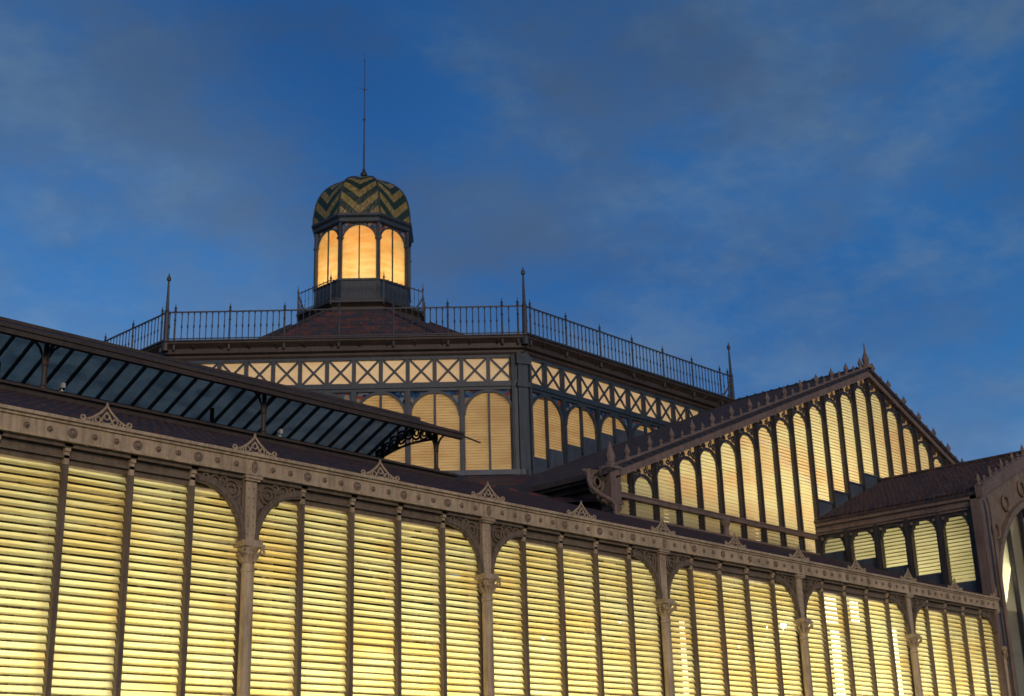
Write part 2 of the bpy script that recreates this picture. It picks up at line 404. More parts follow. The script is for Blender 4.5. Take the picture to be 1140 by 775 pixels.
# louvres
PW = B/5
for k in range(-1, 5):
    for i in range(5):
        xa = U0+k*B+i*PW; xb = xa+PW
        if xb < 9.2: continue
        fr = Fr((0, 20.20, 0), (1, 0, 0), (0, -1, 0))
        mb = MB(); l = xa+.03+(.10 if i == 0 else 0); r_ = xb-.03-(.10 if i == 4 else 0)
        slats(mb, fr, l, r_, 1.30, 99, 7.20, 0, pitch=.129, tilt=.062, hgt=.108, th=.009, jit=.009)
        wpart(mb, 'louvre_panel', M['slat'])
        if i:
            mb = MB(); mb.box(W, xa-.038, xa+.038, -20.34, -20.075, 1.2, 7.13); mb.box(W, xa-.046, xa+.046, -20.12, -20.045, 1.2, 7.10)
            wpart(mb, 'mullion', M['paint_shaded'])
            mb = MB(); fr2 = Fr((xa, 20.0, ZBB-.008), (1, 0, 0), (0, -1, 0))
            mb.box(fr2, -.07, .07, -.10, .0, -.05, 0); mb.box(fr2, -.05, .05, -.10, -.02, -.12, -.05); mb.box(fr2, -.045, .045, -.10, -.05, -.34, -.12)
            wpart(mb, 'corbel', M['paint'])
mb = MB(); mb.box(W, X0, XE-.02, -20.5, -19.9, .12, 1.0); mb.box(W, X0, XE-.02, -20.52, -19.86, 1.0, 1.12)
wpart(mb, 'plinth', M['stone'])
# roof: near slope, ridge, far slope, pantile rolls, gutter
YR, ZR = 28.75, roofz(28.75)
mb = MB()
P = lambda x, y, z: Vector((x, y, z))
mb.hexa([P(X0, 20.0, 7.72), P(XE, 20.0, 7.72), P(XE, YR, ZR-.15), P(X0, YR, ZR-.15), P(X0, 20.0, 7.82), P(XE, 20.0, 7.82), P(XE, YR, ZR), P(X0, YR, ZR)])
mb.hexa([P(X0, YR, ZR-.15), P(31.9, YR, ZR-.15), P(31.9, 36.5, ZR-.15-7.75*RS), P(X0, 36.5, ZR-.15-7.75*RS), P(X0, YR, ZR), P(31.9, YR, ZR), P(31.9, 36.5, ZR-7.75*RS), P(X0, 36.5, ZR-7.75*RS)])
x = 9.0
while x < 44:
    yend = 27.5 if x < 26.9 else (YR if x < 32.2 else 26.3)
    mb.tube([(x, 20.02, roofz(20.02)+.01), (x, yend, roofz(yend)+.01)], .055, 6); x += .235
for y in [20.5+i*.42 for i in range(19)]: mb.beam((9, y, roofz(y)+.012), (31.9 if y > 26.3 else 44, y, roofz(y)+.012), .03, .05)
wpart(mb, 'tiled_roof', M['tile'])
mb = MB()
mb.tube([(9, YR, ZR+.02), (31.8, YR, ZR+.02)], .12, 8); wpart(mb, 'ridge_tiles', M['tile_red'])
# room behind the louvres
mb = MB(); mb.box(W, X0, XE, -36.5, -20.6, .02, .06); wpart(mb, 'inner_floor', M['inner'])
mb = MB(); mb.box(W, X0, XE, -36.6, -36.5, .02, 8.1); mb.box(W, X0-.1, X0, -36.5, -20.4, .02, 7.7); wpart(mb, 'rear_wall', M['inner'])
mb = MB(); mb.prism(Fr((XE-.35, 0, 0), (0, 1, 0), (1, 0, 0)), [(20.5, .06), (36.5, .06), (36.5, 7.9), (28.75, 10.6), (20.5, 7.75)], -.05, .05); wpart(mb, 'end_wall', M['inner'])
for k in range(-1, 5):
    mb = MB(); x = U0+k*B; mb.lathe((x, 27.6, 0), [(.16, .06), (.13, .4), (.12, 9.6)], 12); mb.beam((x, 20.5, 7.3), (x, 27.6, 8.2), .1, .22)
    wpart(mb, 'inner_column', M['inner'])

for i in range(11):
    x = 10.6+i*3.0
    mb = MB(); mb.box(W, x-.06, x+.06, -21.5, -21.4, .1, 7.4); mb.beam((x, 21.45, 4.8), (x+1.4, 21.45, 6.5), .07, .07); mb.beam((x, 21.45, 4.8), (x-1.4, 21.45, 6.5), .07, .07)
    wpart(mb, 'shadow_strut', M['inner_dark'])  # framing added close behind the louvres to throw soft shadows on them
mb = MB(); mb.box(W, 9, 44, -21.52, -21.40, 6.5, 6.72); mb.box(W, 9, 44, -21.50, -21.42, 7.05, 7.12); wpart(mb, 'shadow_girder', M['inner_dark'])  # girder added with the struts, shadows the upper louvres

# --- raised ventilation canopy on the ridge
def canopy():
    e = bpy.data.objects.new('ridge_canopy', None); C.objects.link(e); e.parent = wing; wp.append(e)
    XL, XR = 6.0, 26.35; ZE, ZRG = 11.78, 12.58; YN, YF = 26.94, 30.56; YM = (YN+YF)/2
    mb = MB()
    mb.box(W, XL, 26.62, -27.72, -27.5, 10.47, 10.68); mb.box(W, XL, 26.62, -27.74, -27.40, 10.68, 10.74); mb.box(W, XL, 26.62, -27.70, -27.44, 10.46, 10.50)
    mb.box(W, XL, 26.6, -30.0, -29.8, 10.4, 10.72); mb.build('curb', M['cornice'], e)
    mb = MB(); mb.box(W, XL, XR, -YN-.10, -YN+.03, ZE-.15, ZE+.02); mb.box(W, XL, XR+.02, -YN-.02, -YN+.07, ZE-.03, ZE+.045)
    mb.box(W, XL, XR, -YF-.05, -YF+.10, ZE-.12, ZE+.0); mb.build('eaves_beam', M['cornice'], e)
    mb = MB()                                     # near slope: sheet roofing, edge-on from the street
    mb.hexa([P(XL, YN, ZE-.02), P(XR, YN, ZE-.02), P(XR, YM, ZRG-.06), P(XL, YM, ZRG-.06), P(XL, YN, ZE+.03), P(XR, YN, ZE+.03), P(XR, YM, ZRG), P(XL, YM, ZRG)])
    mb.tube([(XL, YM, ZRG+.02), (XR, YM, ZRG+.02)], .07, 6)
    mb.build('roof_sheet', M['cornice'], e)
    mb = MB()
    mb.hexa([P(XL, YM, ZRG-.035), P(XR, YM, ZRG-.035), P(XR, YF, ZE-.045), P(XL, YF, ZE-.045), P(XL, YM, ZRG-.025), P(XR, YM, ZRG-.025), P(XR, YF, ZE-.035), P(XL, YF, ZE-.035)])
    mb.build('glazing', M['roof_glass'], e)
    for y in (27.58,):
        mb = MB(); mb.box(W, XL, XR-.05, -y-.05, -y+.05, 11.90, 12.0); mb.build('purlin', M['cornice'], e)
    x = XR-.03; i = 0
    while x > 9.5:
        mb = MB(); mb.beam((x, YM, ZRG-.085), (x, YF, ZE-.085), .055, .09); mb.build('rafter', M['iron_black'], e)
        x -= B/12
    for k in range(-1, 3):
        x = U0-.29+k*B
        for y in (27.58, 29.9):
            if k == -1 and y < 28: continue
            mb = MB(); mb.lathe((x, y, 0), [(.10, 10.72), (.10, 10.80), (.06, 10.86), (.055, 11.3), (.075, 11.33), (.055, 11.36), (.055, 11.98)], 10)
            for sg in ((-1, 1) if y < 28 else ()):
                mb.tube([(x+sg*.04, y, 11.30), (x+sg*.07, y, 11.52), (x+sg*.16, y, 11.72), (x+sg*.30, y, 11.85), (x+sg*.48, y, 11.93)], .032, 5)
            mb.build('post', M['cornice'] if y < 28 else M['iron_black'], e)
        if k < 2: continue
        mb = MB()                                   # truss with pierced spandrel
        lo = lambda t: Vector((x, 27.58+t*(YF-27.58), 11.56-.04*math.sin(PI*t)-.0*t))
        chord = [Vector((x, 27.58+t*2.95, 11.70+.30*math.sin(PI*min(1, t*1.0))*.6-.25*t)) for t in [i/8 for i in range(9)]]
        for a, b in zip(chord[:-1], chord[1:]): mb.beam(a, b, .05, .06)
        for i in range(9):
            t = (i+.5)/9; c_ = chord[0].lerp(chord[-1], t); y = c_.y; top = ZRG-.12-abs(y-YM)*.44
            bot = 11.70+.18*math.sin(PI*t)-.25*t; h = top-bot
            if h > .08: mb.ring(Fr((x, 0, 0), (0, 1, 0), (1, 0, 0)), y, 0, (top+bot)/2, min(h*.42, .19), .035, 10, 5); mb.ring(Fr((x, 0, 0), (0, 1, 0), (1, 0, 0)), y, 0, (top+bot)/2, min(h*.2, .09), .03, 8, 5); mb.beam((x, y+.16, bot), (x, y+.16, top), .03, .03)
        mb.beam((x, YN+.1, ZE-.10), (x, YM, ZRG-.12), .06, .08)
        mb.build('truss', M['iron_black'], e)
    mb = MB(); mb.beam((XR, YN, ZE-.05), (26.97, YN-.1, ZE-.17), .05, .03); mb.build('gutter_end', M['iron_black'], e)
canopy()
adopt(wing, [o for o in wp])

# floodlights on the curb
for nm, x, lab in (('l', 14.30, 'small white floodlight clamped at the foot of the canopy post nearest the left edge'), ('r', 20.32, 'small white floodlight clamped beside the middle canopy post, above a frieze crest')):
    t = thing('floodlight', lab, 'floodlight', (x, 27.40, 10.742), 'floodlights on the canopy curb')
    mb = MB(); mb.lathe((0, 0, 0), [(.05, 0), (.05, .02), (.015, .03), (.015, .1)], 8); mb.build('stand', M['white_fit'], t)
    mb = MB(); mb.box(W, -.035, .035, -.04, .06, .09, .18); mb.box(W, -.045, .045, .05, .07, .08, .19); mb.build('lamp_head', M['white_fit'], t)

# ================================================================== 2. gabled hall
hall = thing('gabled_hall', 'tall gabled market hall with a fan of narrow arched louvred windows', 'building', (GA, G, 0))
hp = []
def hpart(mb, name, m, **kw):
    o = mb.build(name, m, hall, **kw); hp.append(o); return o
XLG, XRG = 2*GA-66.2, 66.2                      # 32.35 .. 66.2
HALF = GA-32.35
ZS = 10.10                                       # sill on the low roof
mb = MB()
for sg in (-1, 1):
    xe = GA+sg*17.45; ze = vz(xe)-.12; y1 = 33.35
    yv = G-.16
    mb.hexa([P(GA, yv, 18.40), P(xe, yv, ze-.10), P(xe, y1, ze-.10), P(GA, y1, 18.40), P(GA, yv, 18.52), P(xe, yv, ze+.02), P(xe, y1, ze+.02), P(GA, y1, 18.52)])
    for i in range(60):
        y = yv+.3+i*.118*1.62
        if y > 33.2: break
        mb.tube([(GA+sg*.1, y, 18.50), (xe, y, ze+.03)], .045, 5)
mb.tube([(GA, yv, 18.55), (GA, 33.35, 18.55)], .10, 6)
for i in range(16): mb.lathe((GA, G+.4+i*.42, 18.60), [(.06, 0), (.05, .06), (.01, .10)], 6)
hpart(mb, 'tiled_roof', M['tile_dark'])
# verge beams
def verge(sg):
    mb = MB(); f = Fr((GA, G, 0), (sg, 0, 0), (0, -1, 0))
    L_ = HALF-.1
    def band(z0, z1, n0, n1, s0=0, s1=L_):
        mb.hexa([f(s0, n0, 18.6-s0*VS+z0), f(s1, n0, 18.6-s1*VS+z0), f(s1, n1, 18.6-s1*VS+z0), f(s0, n1, 18.6-s0*VS+z0),
                 f(s0, n0, 18.6-s0*VS+z1), f(s1, n0, 18.6-s1*VS+z1), f(s1, n1, 18.6-s1*VS+z1), f(s0, n1, 18.6-s0*VS+z1)])
    band(-.46, -.06, -.2, .10); band(-.06, .0, -.22, .17); band(-.48, -.42, -.2, .14)
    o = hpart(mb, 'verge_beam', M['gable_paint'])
    n = 0; s_ = .5
    fin = []
    while s_ < L_-.4:
        big_ = n % 2 == 0; h = .50 if big_ else .27; w = .11 if big_ else .075
        q = MB(); z = 18.6-s_*VS; c = f(s_, .05, z-.03)
        q.lathe(c, [(w*.9, 0), (w, .06), (w*.45, .12), (w*.95, h*.45), (w*.8, h*.6), (w*.3, h*.85), (.01, h)], 6)
        q.build('cresting_spike', M['gable_paint'], o); n += 1; s_ += .60
    return o
verge(-1); verge(1)
mb = MB(); mb.lathe((GA, G-.05, 18.5), [(.22, 0), (.25, .12), (.12, .2), (.16, .4), (.10, .55), (.04, .75), (.02, 1.05), (0.005, 1.15)], 8)
hpart(mb, 'apex_finial', M['gable_paint'])
# corner piers with pinnacle, scroll bracket and downpipe
for sg in (-1, 1):
    f = Fr((GA, G, 0), (sg, 0, 0), (0, -1, 0)); a, b = HALF-.32, HALF+.18
    mb = MB(); mb.box(f, a, b, -.25, .14, 10.55, 11.62); mb.box(f, a+.10, b-.06, -.25, .10, 9.4, 10.55)
    mb.box(f, a-.04, b+.04, -.28, .18, 11.62, 11.72); mb.box(f, a-.03, b+.03, -.28, .17, 10.50, 10.60); mb.box(f, a+.03, b+.0, -.26, .14, 10.30, 10.50)
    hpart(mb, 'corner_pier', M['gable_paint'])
    mb = MB(); c = f((a+b)/2+.06, .02, 11.72); mb.lathe(c, [(.20, 0), (.22, .06), (.13, .12), (.17, .3), (.06, .62), (.01, .80)], 8)
    hpart(mb, 'pinnacle', M['gable_paint'])
    mb = MB()
    fb = f
    for cs, cz, R in ((.42, 11.12, .30), (.42, 11.12, .16), (.30, 10.66, .14), (.78, 11.32, .14), (.66, 10.84, .09)): mb.ring(fb, b+cs, -.05, cz, R, .05, 12, 5)
    mb.beam(fb(b+.02, -.05, 10.45), fb(b+.95, -.05, 11.45), .06, .06); mb.beam(fb(b, -.05, 11.48), fb(b+1.1, -.05, 11.40), .07, .09)
    hpart(mb, 'scroll_bracket', M['paint_shaded'])
mb = MB(); fl = Fr((32.17, G-.12, 0), (-1, 0, 0), (0, -1, 0))
mb.tube([fl(*p) for p in ((1.02, 0, 11.30), (1.04, .02, 11.05), (1.0, .06, 10.86), (.80, .12, 10.70), (.50, .18, 10.58), (.22, .22, 10.50), (.10, .24, 10.38), (.07, .24, 10.2), (.07, .24, 9.7))], .075, 8)
hpart(mb, 'downpipe', M['gable_paint'])
# sill, transom and their consoles
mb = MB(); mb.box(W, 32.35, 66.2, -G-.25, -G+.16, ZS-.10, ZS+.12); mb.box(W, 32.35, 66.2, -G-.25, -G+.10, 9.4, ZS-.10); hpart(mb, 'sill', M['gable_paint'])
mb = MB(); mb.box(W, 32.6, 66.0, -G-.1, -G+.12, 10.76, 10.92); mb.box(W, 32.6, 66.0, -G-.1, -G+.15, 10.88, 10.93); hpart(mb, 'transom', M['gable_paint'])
for j in (-9, 9):
    mb = MB(); x = GA+j*GP; mb.lathe((x, G-.06, 0), [(.10, ZS+.12), (.09, 10.5), (.14, 10.6), (.20, 10.76)], 8); hpart(mb, 'console', M['gable_paint'])
# windows: dividers and arched louvres that follow the slope; their feet step over the pavilion roof
def pavroof(x): return 13.72-abs(x-GA)*.43
def foot(xa, xb):
    if abs((xa+xb)/2-GA) > 5.3: return ZS+.12
    return max(pavroof(xa), pavroof(xb))+.22
dz = lambda x: vz(x)-.46
for j in range(-14, 14):
    xa, xb = GA+j*GP, GA+(j+1)*GP; l, r_ = xa+.075, xb-.075; cx_ = (xa+xb)/2
    f = Fr((0, G+.05, 0), (1, 0, 0), (0, -1, 0))
    if j in (-14, 13): l = max(l, 32.55); r_ = min(r_, 65.99)
    R_w = (r_-l)/2; crown = dz(cx_)-.30; zsp = crown-R_w; zf = foot(xa, xb)
    e = bpy.data.objects.new('arched_window', None); C.objects.link(e); e.parent = hall; hp.append(e)
    if crown-zf > .5 and j not in (-14, 13):
        q = MB(); archbar(q, f, l, r_, zsp, .0, .10, .07)
        for cs, R in ((l+.12, .11), (r_-.12, .11), (l+.16, .06), (r_-.16, .06), (l+.36, .07), (r_-.36, .07)):
            zc = (dz(cs)+zsp+math.sqrt(max(0, R_w**2-(cs-cx_)**2)))/2
            q.ring(f, cs, .0, zc, R, .03, 9, 5)
        for cs in (l+.30, r_-.30): q.ring(f, cs, .0, dz(cs)-.10, .055, .018, 8, 5)
        q.beam(f(l, 0, zsp+.3), f(l+.02, 0, dz(l)), .05, .04); 
        q.build('arch_tracery', M['iron_black'], e)
        q = MB(); slats(q, f, l-.02, r_+.02, zf, zsp, crown, -.10, pitch=.125, tilt=.034, hgt=.119, jit=.004); q.build('louvres', M['slat_amber'] if zf > 10.5 or True else M['slat'], e)
        q = MB()                                   # small obscured panes behind the tracery
        for i in range(8):
            a0 = l+(r_-l)*i/8; a1 = l+(r_-l)*(i+1)/8
            hz = lambda a: zsp+math.sqrt(max(0, R_w**2-(a-cx_)**2))+.0
            q.quad(f(a0, -.05, hz(a0)), f(a1, -.05, hz(a1)), f(a1, -.05, dz(a1)+.04), f(a0, -.05, dz(a0)+.04))
        q.build('tracery_glass', M['tracery'], e)
    else:
        q = MB(); zt = max(dz(cx_), 10.95)
        slats(q, f, l, r_, zf, 99, min(dz(l), dz(r_)) , -.10, pitch=.125, tilt=.05, hgt=.112); q.build('louvres', M['slat_amber'], e)
        q = MB(); q.ring(f, cx_, 0, 11.1, .10, .025, 9, 5); q.build('arch_tracery', M['iron_black'], e)
for j in range(-13, 14):
    x = GA+j*GP; mb = MB(); zf = min(foot(x-GP, x), foot(x, x+GP))-.35; zf = max(zf, ZS)
    mb.box(W, x-.075, x+.075, -G-.14, -G+.02, zf, dz(x)+.05); mb.box(W, x-.035, x+.035, -G-.05, -G+.07, zf, dz(x)+.02)
    hpart(mb, 'window_post', M['iron_black'])
mb = MB()
for j in range(-5, 5):                            # lead aprons under the stepped windows
    xa, xb = GA+j*GP, GA+(j+1)*GP
    if foot(xa, xb) > ZS+.2: mb.box(W, xa, xb, -G-.10, -G-.02, 9.6, foot(xa, xb)); mb.box(W, xa+.06, xb-.06, -G-.10, -G+.03, foot(xa, xb)-.06, foot(xa, xb))
hpart(mb, 'lead_apron', M['lead'])
# long side walls under the eaves
mb = MB()
for sg in (-1, 1):
    f = Fr((GA, G, 0), (sg, 0, 0), (0, -1, 0)); a = HALF-.1
    mb = MB(); mb.box(f, a-.2, a, -6.9, -.26, 8.5, 11.40); hpart(mb, 'side_wall', M['inner_dark'])
mb = MB()
for sg in (-1, 1):
    f = Fr((GA, G, 0), (sg, 0, 0), (0, -1, 0)); e_ = 17.45; mb = MB()
    mb.box(f, e_-.02, e_+.12, -6.8, .1, vz(GA+e_)-.26, vz(GA+e_)-.10); mb.box(f, e_-.35, e_-.02, -6.8, .0, vz(GA+e_)-.34, vz(GA+e_)-.24)
    mb.box(f, e_-.62, e_-.34, -6.8, -.1, vz(GA+e_)-.48, vz(GA+e_)-.34)
    hpart(mb, 'eaves_gutter', M['cornice'])
mb = MB(); mb.box(W, 32.6, 66, -33.2, -G-1.6, 9.2, 9.3); hpart(mb, 'inner_floor', M['inner'])
for x in (35, 41, 47, 53, 59):
    mb = MB(); mb.box(W, x-.1, x+.1, -31, -30.8, 9.3, vz(x)-.3); hpart(mb, 'inner_column', M['inner'])
mb = MB(); mb.prism(W, [(33, 9.3), (65.5, 9.3), (65.5, 11.2), (GA, 17.9), (33, 11.2)], -33.2, -33.1); hpart(mb, 'inner_wall', M['inner'])
adopt(hall, hp)

# ================================================================== 3. entrance pavilion
pav = thing('entrance_pavilion', 'small gabled entrance pavilion at the right edge with green-lit arched flank windows', 'building', (GA, 23, 0))
pp = []
def ppart(mb, name, m, **kw):
    o = mb.build(name, m, pav, **kw); pp.append(o); return o
XP = 44.10; PYF = 19.95; PE = 11.42
mb = MB(); xr = 2*GA-XP; sl = .42
for sg in (-1, 1):
    xe = GA+sg*(GA-XP+.22); ze = 13.70-(GA-XP+.22)*sl
    mb.hexa([P(GA, PYF-.1, 13.58), P(xe, PYF-.1, ze-.12), P(xe, G-.1, ze-.12), P(GA, G-.1, 13.58), P(GA, PYF-.1, 13.70), P(xe, PYF-.1, ze), P(xe, G-.1, ze), P(GA, G-.1, 13.70)])
    for i in range(34):
        y = PYF+.2+i*.19
        if y < G-.2: mb.tube([(GA, y, 13.72), (xe, y, ze+.02)], .045, 5)
mb.tube([(GA, PYF, 13.75), (GA, G-.1, 13.75)], .1, 6)
ppart(mb, 'tiled_roof', M['tile'])
for sg in (-1, 1):
    f = Fr((GA+sg*(GA-XP), 0, 0), (0, 1, 0), (sg, 0, 0))
    mb = MB(); mb.box(f, PYF+.1, G-.12, -.2, .10, 10.99, 11.20); mb.box(f, PYF+.05, G-.12, -.2, .20, 11.20, 11.36); mb.box(f, PYF+.1, G-.12, -.2, .05, 10.90, 10.98)
    ppart(mb, 'entablature', M['gable_paint'])
    ys = [20.42+i*1.2 for i in range(6)]
    for i in range(5):
        a, b = ys[i], ys[i+1]; l, r_ = a+.13, b-.13; rw = (r_-l)/2; zsp = 10.84-rw
        zf = roofz(b)+.08
        e = bpy.data.objects.new('arched_window', None); C.objects.link(e); e.parent = pav; pp.append(e)
        q = MB(); spandrel(q, f, l, r_, zsp, 10.91, -.10, -.02); archbar(q, f, l, r_, zsp, .0, .08, .06)
        q.build('arch_frame', M['iron_black'], e)
        for s_ in (l+.05, r_-.05):
            q = MB(); q.lathe(f(s_, .02, 10.70), [(.05, 0), (.07, .05), (.03, .1)], 6); q.build('rosette', M['relief'], e)
        q = MB(); slats(q, f, l-.02, r_+.02, zf+.04, zsp, 10.84, -.22, pitch=.125, tilt=.05, hgt=.112); q.build('louvres', M['slat_green'], e)
        q = MB(); q.box(f, l-.02, r_+.02, -.15, -.06, zf-1.2, zf+.03); q.build('apron', M['lead'], e)
    for y in ys:
        mb = MB(); mb.box(f, y-.13, y+.13, -.2, .04, 7.6, 10.95); mb.box(f, y-.06, y+.06, .03, .08, 7.6, 10.95); ppart(mb, 'window_post', M['iron_black'])
    mb = MB(); mb.box(f, PYF+.015, PYF+.35, -.35, .20, .12, 11.385); ppart(mb, 'corner_pier', M['gable_paint'])
mb = MB()
f = Fr((XP, PYF, 0), (1, 0, 0), (0, -1, 0))
mb.tube([f(-.02, .20, 11.2), f(.02, .24, 10.9), f(.06, .22, 10.0), f(.06, .22, 7.9), f(.06, .20, 4)], .07, 8); ppart(mb, 'downpipe', M['gable_paint'])
# street gable with its cresting and arch
for sg in (-1, 1):
    mb = MB(); f = Fr((GA, PYF, 0), (sg, 0, 0), (0, -1, 0)); Lv = GA-XP+.25
    for z0, z1, n0, n1 in ((-.42, -.05, -.1, .14), (-.05, .02, -.12, .20)):
        mb.hexa([f(0, n0, 13.9+z0), f(Lv, n0, 13.9-Lv*sl+z0), f(Lv, n1, 13.9-Lv*sl+z0), f(0, n1, 13.9+z0), f(0, n0, 13.9+z1), f(Lv, n0, 13.9-Lv*sl+z1), f(Lv, n1, 13.9-Lv*sl+z1), f(0, n1, 13.9+z1)])
    o = ppart(mb, 'verge_beam', M['gable_paint'])
    s_ = .4; n = 0
    while s_ < Lv:
        q = MB(); h = .42 if n % 2 == 0 else .24; z = 13.9-s_*sl; q.lathe(f(s_, .05, z-.02), [(.08, 0), (.09, .05), (.04, .1), (.08, h*.45), (.03, h*.85), (.01, h)], 6)
        q.build('cresting_spike', M['gable_paint'], o); n += 1; s_ += .5
mb = MB(); f = Fr((GA, PYF, 0), (1, 0, 0), (0, -1, 0)); hw = GA-XP-.345
spandrel(mb, f, -hw, hw, 7.6, lambda a: 13.9-abs(a)*sl-.42, -.30, -.12, 24, rise=4.2)
archbar(mb, f, -hw, hw, 7.6, -.05, .2, .22, rise=4.2, seg=24)
for i in range(9):
    a = PI*(i+.5)/9; cs = (hw+.0)*math.cos(a); cz = 7.6+4.2*math.sin(a)
    if abs(cs) > 1.5: mb.ring(f, cs*1.03, -.06, cz+.5, .26, .05, 12, 5)
ppart(mb, 'street_arch', M['relief'])
mb = MB(); mb.box(f, -hw, hw, -.5, -.42, 4.2, 4.4)
for i in range(9): mb.box(f, -hw+i*hw/4-.05, -hw+i*hw/4+.05, -.55, -.4, .1, 11.5)
ppart(mb, 'door_frame', M['iron_black'])
mb = MB(); mb.quad(f(-hw, -.6, .1), f(hw, -.6, .1), f(hw, -.6, 11.2), f(-hw, -.6, 11.2)); ppart(mb, 'door_glass', M['slat_green'])
mb = MB(); mb.box(W, XP+.35, xr-.35, -26.3, -20.7, 7.6, 7.7); ppart(mb, 'inner_ceiling', M['inner'])
adopt(pav, pp)

# ================================================================== 4. octagonal tower
OCX, OCY, OR_ = 42.50, 49.37, 17.24
tower = thing('octagonal_tower', 'broad octagonal tower of grey iron with crossed lattice band over amber arched windows', 'building', (OCX, OCY, 0))
tp = []
def tpart(mb, name, m, **kw):
    o = mb.build(name, m, tower, **kw); tp.append(o); return o
def corner(k, R, z=0.): a = math.radians(-157.5+45*k); return Vector((OCX+R*math.cos(a), OCY+R*math.sin(a), z))
def face(k, R=OR_):
    a, b = corner(k, R), corner(k+1, R); s_ = (b-a).normalized(); return Fr((*b.xy, 0), -s_, Vector((s_.y, -s_.x, 0))), (b-a).length
ZSL, ZSPR, ZL0, ZL1, ZD = 13.48, 15.63, 16.80, 17.89, 18.56
BY = 1.0069
for k in (0, 1, 7, 2, 6):
    fr, Lf = face(k)
    vis = k in (0, 1, 7)
    if k == 1:                                     # mirrored count from the shared corner
        a, b = corner(1, OR_), corner(2, OR_); s_ = (b-a).normalized(); fr = Fr((*a.xy, 0), s_, Vector((s_.y, -s_.x, 0)))
    if k == 7:
        a, b = corner(8, OR_), corner(7, OR_); s_ = (b-a).normalized(); fr = Fr((*a.xy, 0), s_, Vector((-s_.y, s_.x, 0)))
    # lattice band
    mb = MB(); mb.box(fr, .15, Lf-.15, -.15, .05, ZL1-.10, ZL1+.05); mb.box(fr, .15, Lf-.15, -.15, .08, ZL0-.14, ZL0+.06); mb.box(fr, .15, Lf-.15, -.15, .03, ZL0-.26, ZL0-.12)
    xs = [BY*(.27+i) for i in range(0, 13)]
    for i, a in enumerate(xs):
        mb.box(fr, a-.075, a+.075, -.12, .04, ZL0, ZL1)
        if i < 12 and a+BY < Lf-.1:
            z0, z1 = ZL0+.06, ZL1-.10
            mb.beam(fr(a+.07, -.02, z0), fr(a+BY-.07, -.02, z1), .04, .085, up=fr.n.cross(Vector((0, 0, 1))))
            mb.beam(fr(a+.07, -.035, z1), fr(a+BY-.07, -.035, z0), .04, .085, up=fr.n.cross(Vector((0, 0, 1))))
    lat = tpart(mb, 'lattice_band', M['iron'])
    q = MB(); q.quad(fr(.1, -.10, ZL0-.05), fr(Lf-.1, -.10, ZL0-.05), fr(Lf-.1, -.10, ZL1), fr(.1, -.10, ZL1)); q.build('pale_pane', M['pale_glass'], lat)
    # windows
    for i in range(6):
        a = BY*(.27+2*i); b = a+2*BY; l, r_ = a+.09, b-.09; rw = (r_-l)/2; zsp = 16.50-rw
        e = bpy.data.objects.new('arched_window', None); C.objects.link(e); e.parent = tower; tp.append(e)
        if k == 1:                                 # feet step up over the hall roof
            xw = fr(b, 0, 0).x; za = min(max(ZSL, vz(xw)-.12+.50), 16.0)
            mid = fr((a+b)/2, 0, 0).x; zm = min(max(ZSL, vz(mid)-.12+.45), 16.2)
        else: za = zm = ZSL
        q = MB(); archbar(q, fr, l, r_, zsp, .0, .10, .09); q.box(fr, (l+r_)/2-.045, (l+r_)/2+.045, -.06, .05, zm-.3, 16.48)
        q.build('arch_frame', M['iron'], e)
        q = MB(); spandrel(q, fr, l, r_, zsp, ZL0-.20, -.10, -.07); q.build('stained_spandrel', M['stain'], e)
        hw2 = (l+r_)/2
        q = MB()
        for (c, d, zf) in ((l, hw2, zm if k == 1 else za), (hw2, r_, za)):
            z = zf+.02; pt = .105
            while z+.14 < 16.5:
                aa, bb = c, d; zt = z-.03
                if zt > zsp:
                    w_ = math.sqrt(max(0, rw*rw-(zt-zsp)**2)); aa = max(c, hw2-w_); bb = min(d, hw2+w_)
                if bb-aa > .05: q.hexa([fr(aa, -.10, z), fr(bb, -.10, z), fr(bb, -.09, z), fr(aa, -.09, z), fr(aa, -.125, z+.103), fr(bb, -.125, z+.103), fr(bb, -.115, z+.103), fr(aa, -.115, z+.103)])
                z += pt
        q.build('blind', M['blind'], e)
        if k == 1:
            q = MB(); q.box(fr, l, hw2, -.14, -.04, 12.6, zm); q.box(fr, hw2, r_, -.14, -.04, 12.6, za)
            q.build('lead_apron', M['lead'], e)
    for i in range(7):
        a = BY*(.27+2*i)
        mb = MB(); mb.box(fr, a-.10, a+.10, -.16, .05, 12.6, ZL0-.2); mb.box(fr, a-.05, a+.05, .04, .09, 12.6, ZL0-.2); tpart(mb, 'window_post', M['iron'])
    mb = MB(); mb.box(fr, BY*12.27+.1, Lf-.2, -.2, -.02, 12.6, ZL1); mb.box(fr, .0, BY*.27, -.2, -.02, 12.6, ZL1); tpart(mb, 'blank_panel', M['iron'])
    mb = MB(); mb.box(fr, .0, Lf, -.2, .12, ZSL-.22, ZSL-.04); mb.box(fr, 0, Lf, -.2, .06, 12.6, ZSL-.22); tpart(mb, 'sill', M['lead'])
for k in range(8):
    c = corner(k, OR_-.05); a = math.radians(-157.5+45*k); f = Fr((*c.xy, 0), (-math.sin(a), math.cos(a), 0), (math.cos(a), math.sin(a), 0))
    mb = MB(); mb.box(f, -.20, .20, -.25, .12, 12.6, ZL1+.1); mb.box(f, -.26, .26, -.25, .18, 16.6, 16.78); mb.box(f, -.27, .27, -.25, .18, 17.5, 17.9)
    mb.box(f, -.42, -.20, -.3, .0, 12.6, ZL1); mb.box(f, .20, .42, -.3, .0, 12.6, ZL1)
    tpart(mb, 'corner_pillar', M['iron'])
    if k == 1:
        mb = MB(); mb.tube([f(.33, .06, 17.6), f(.33, .06, 14.4), f(.33, .10, 12.8)], .06, 8); tpart(mb, 'downpipe', M['iron'])
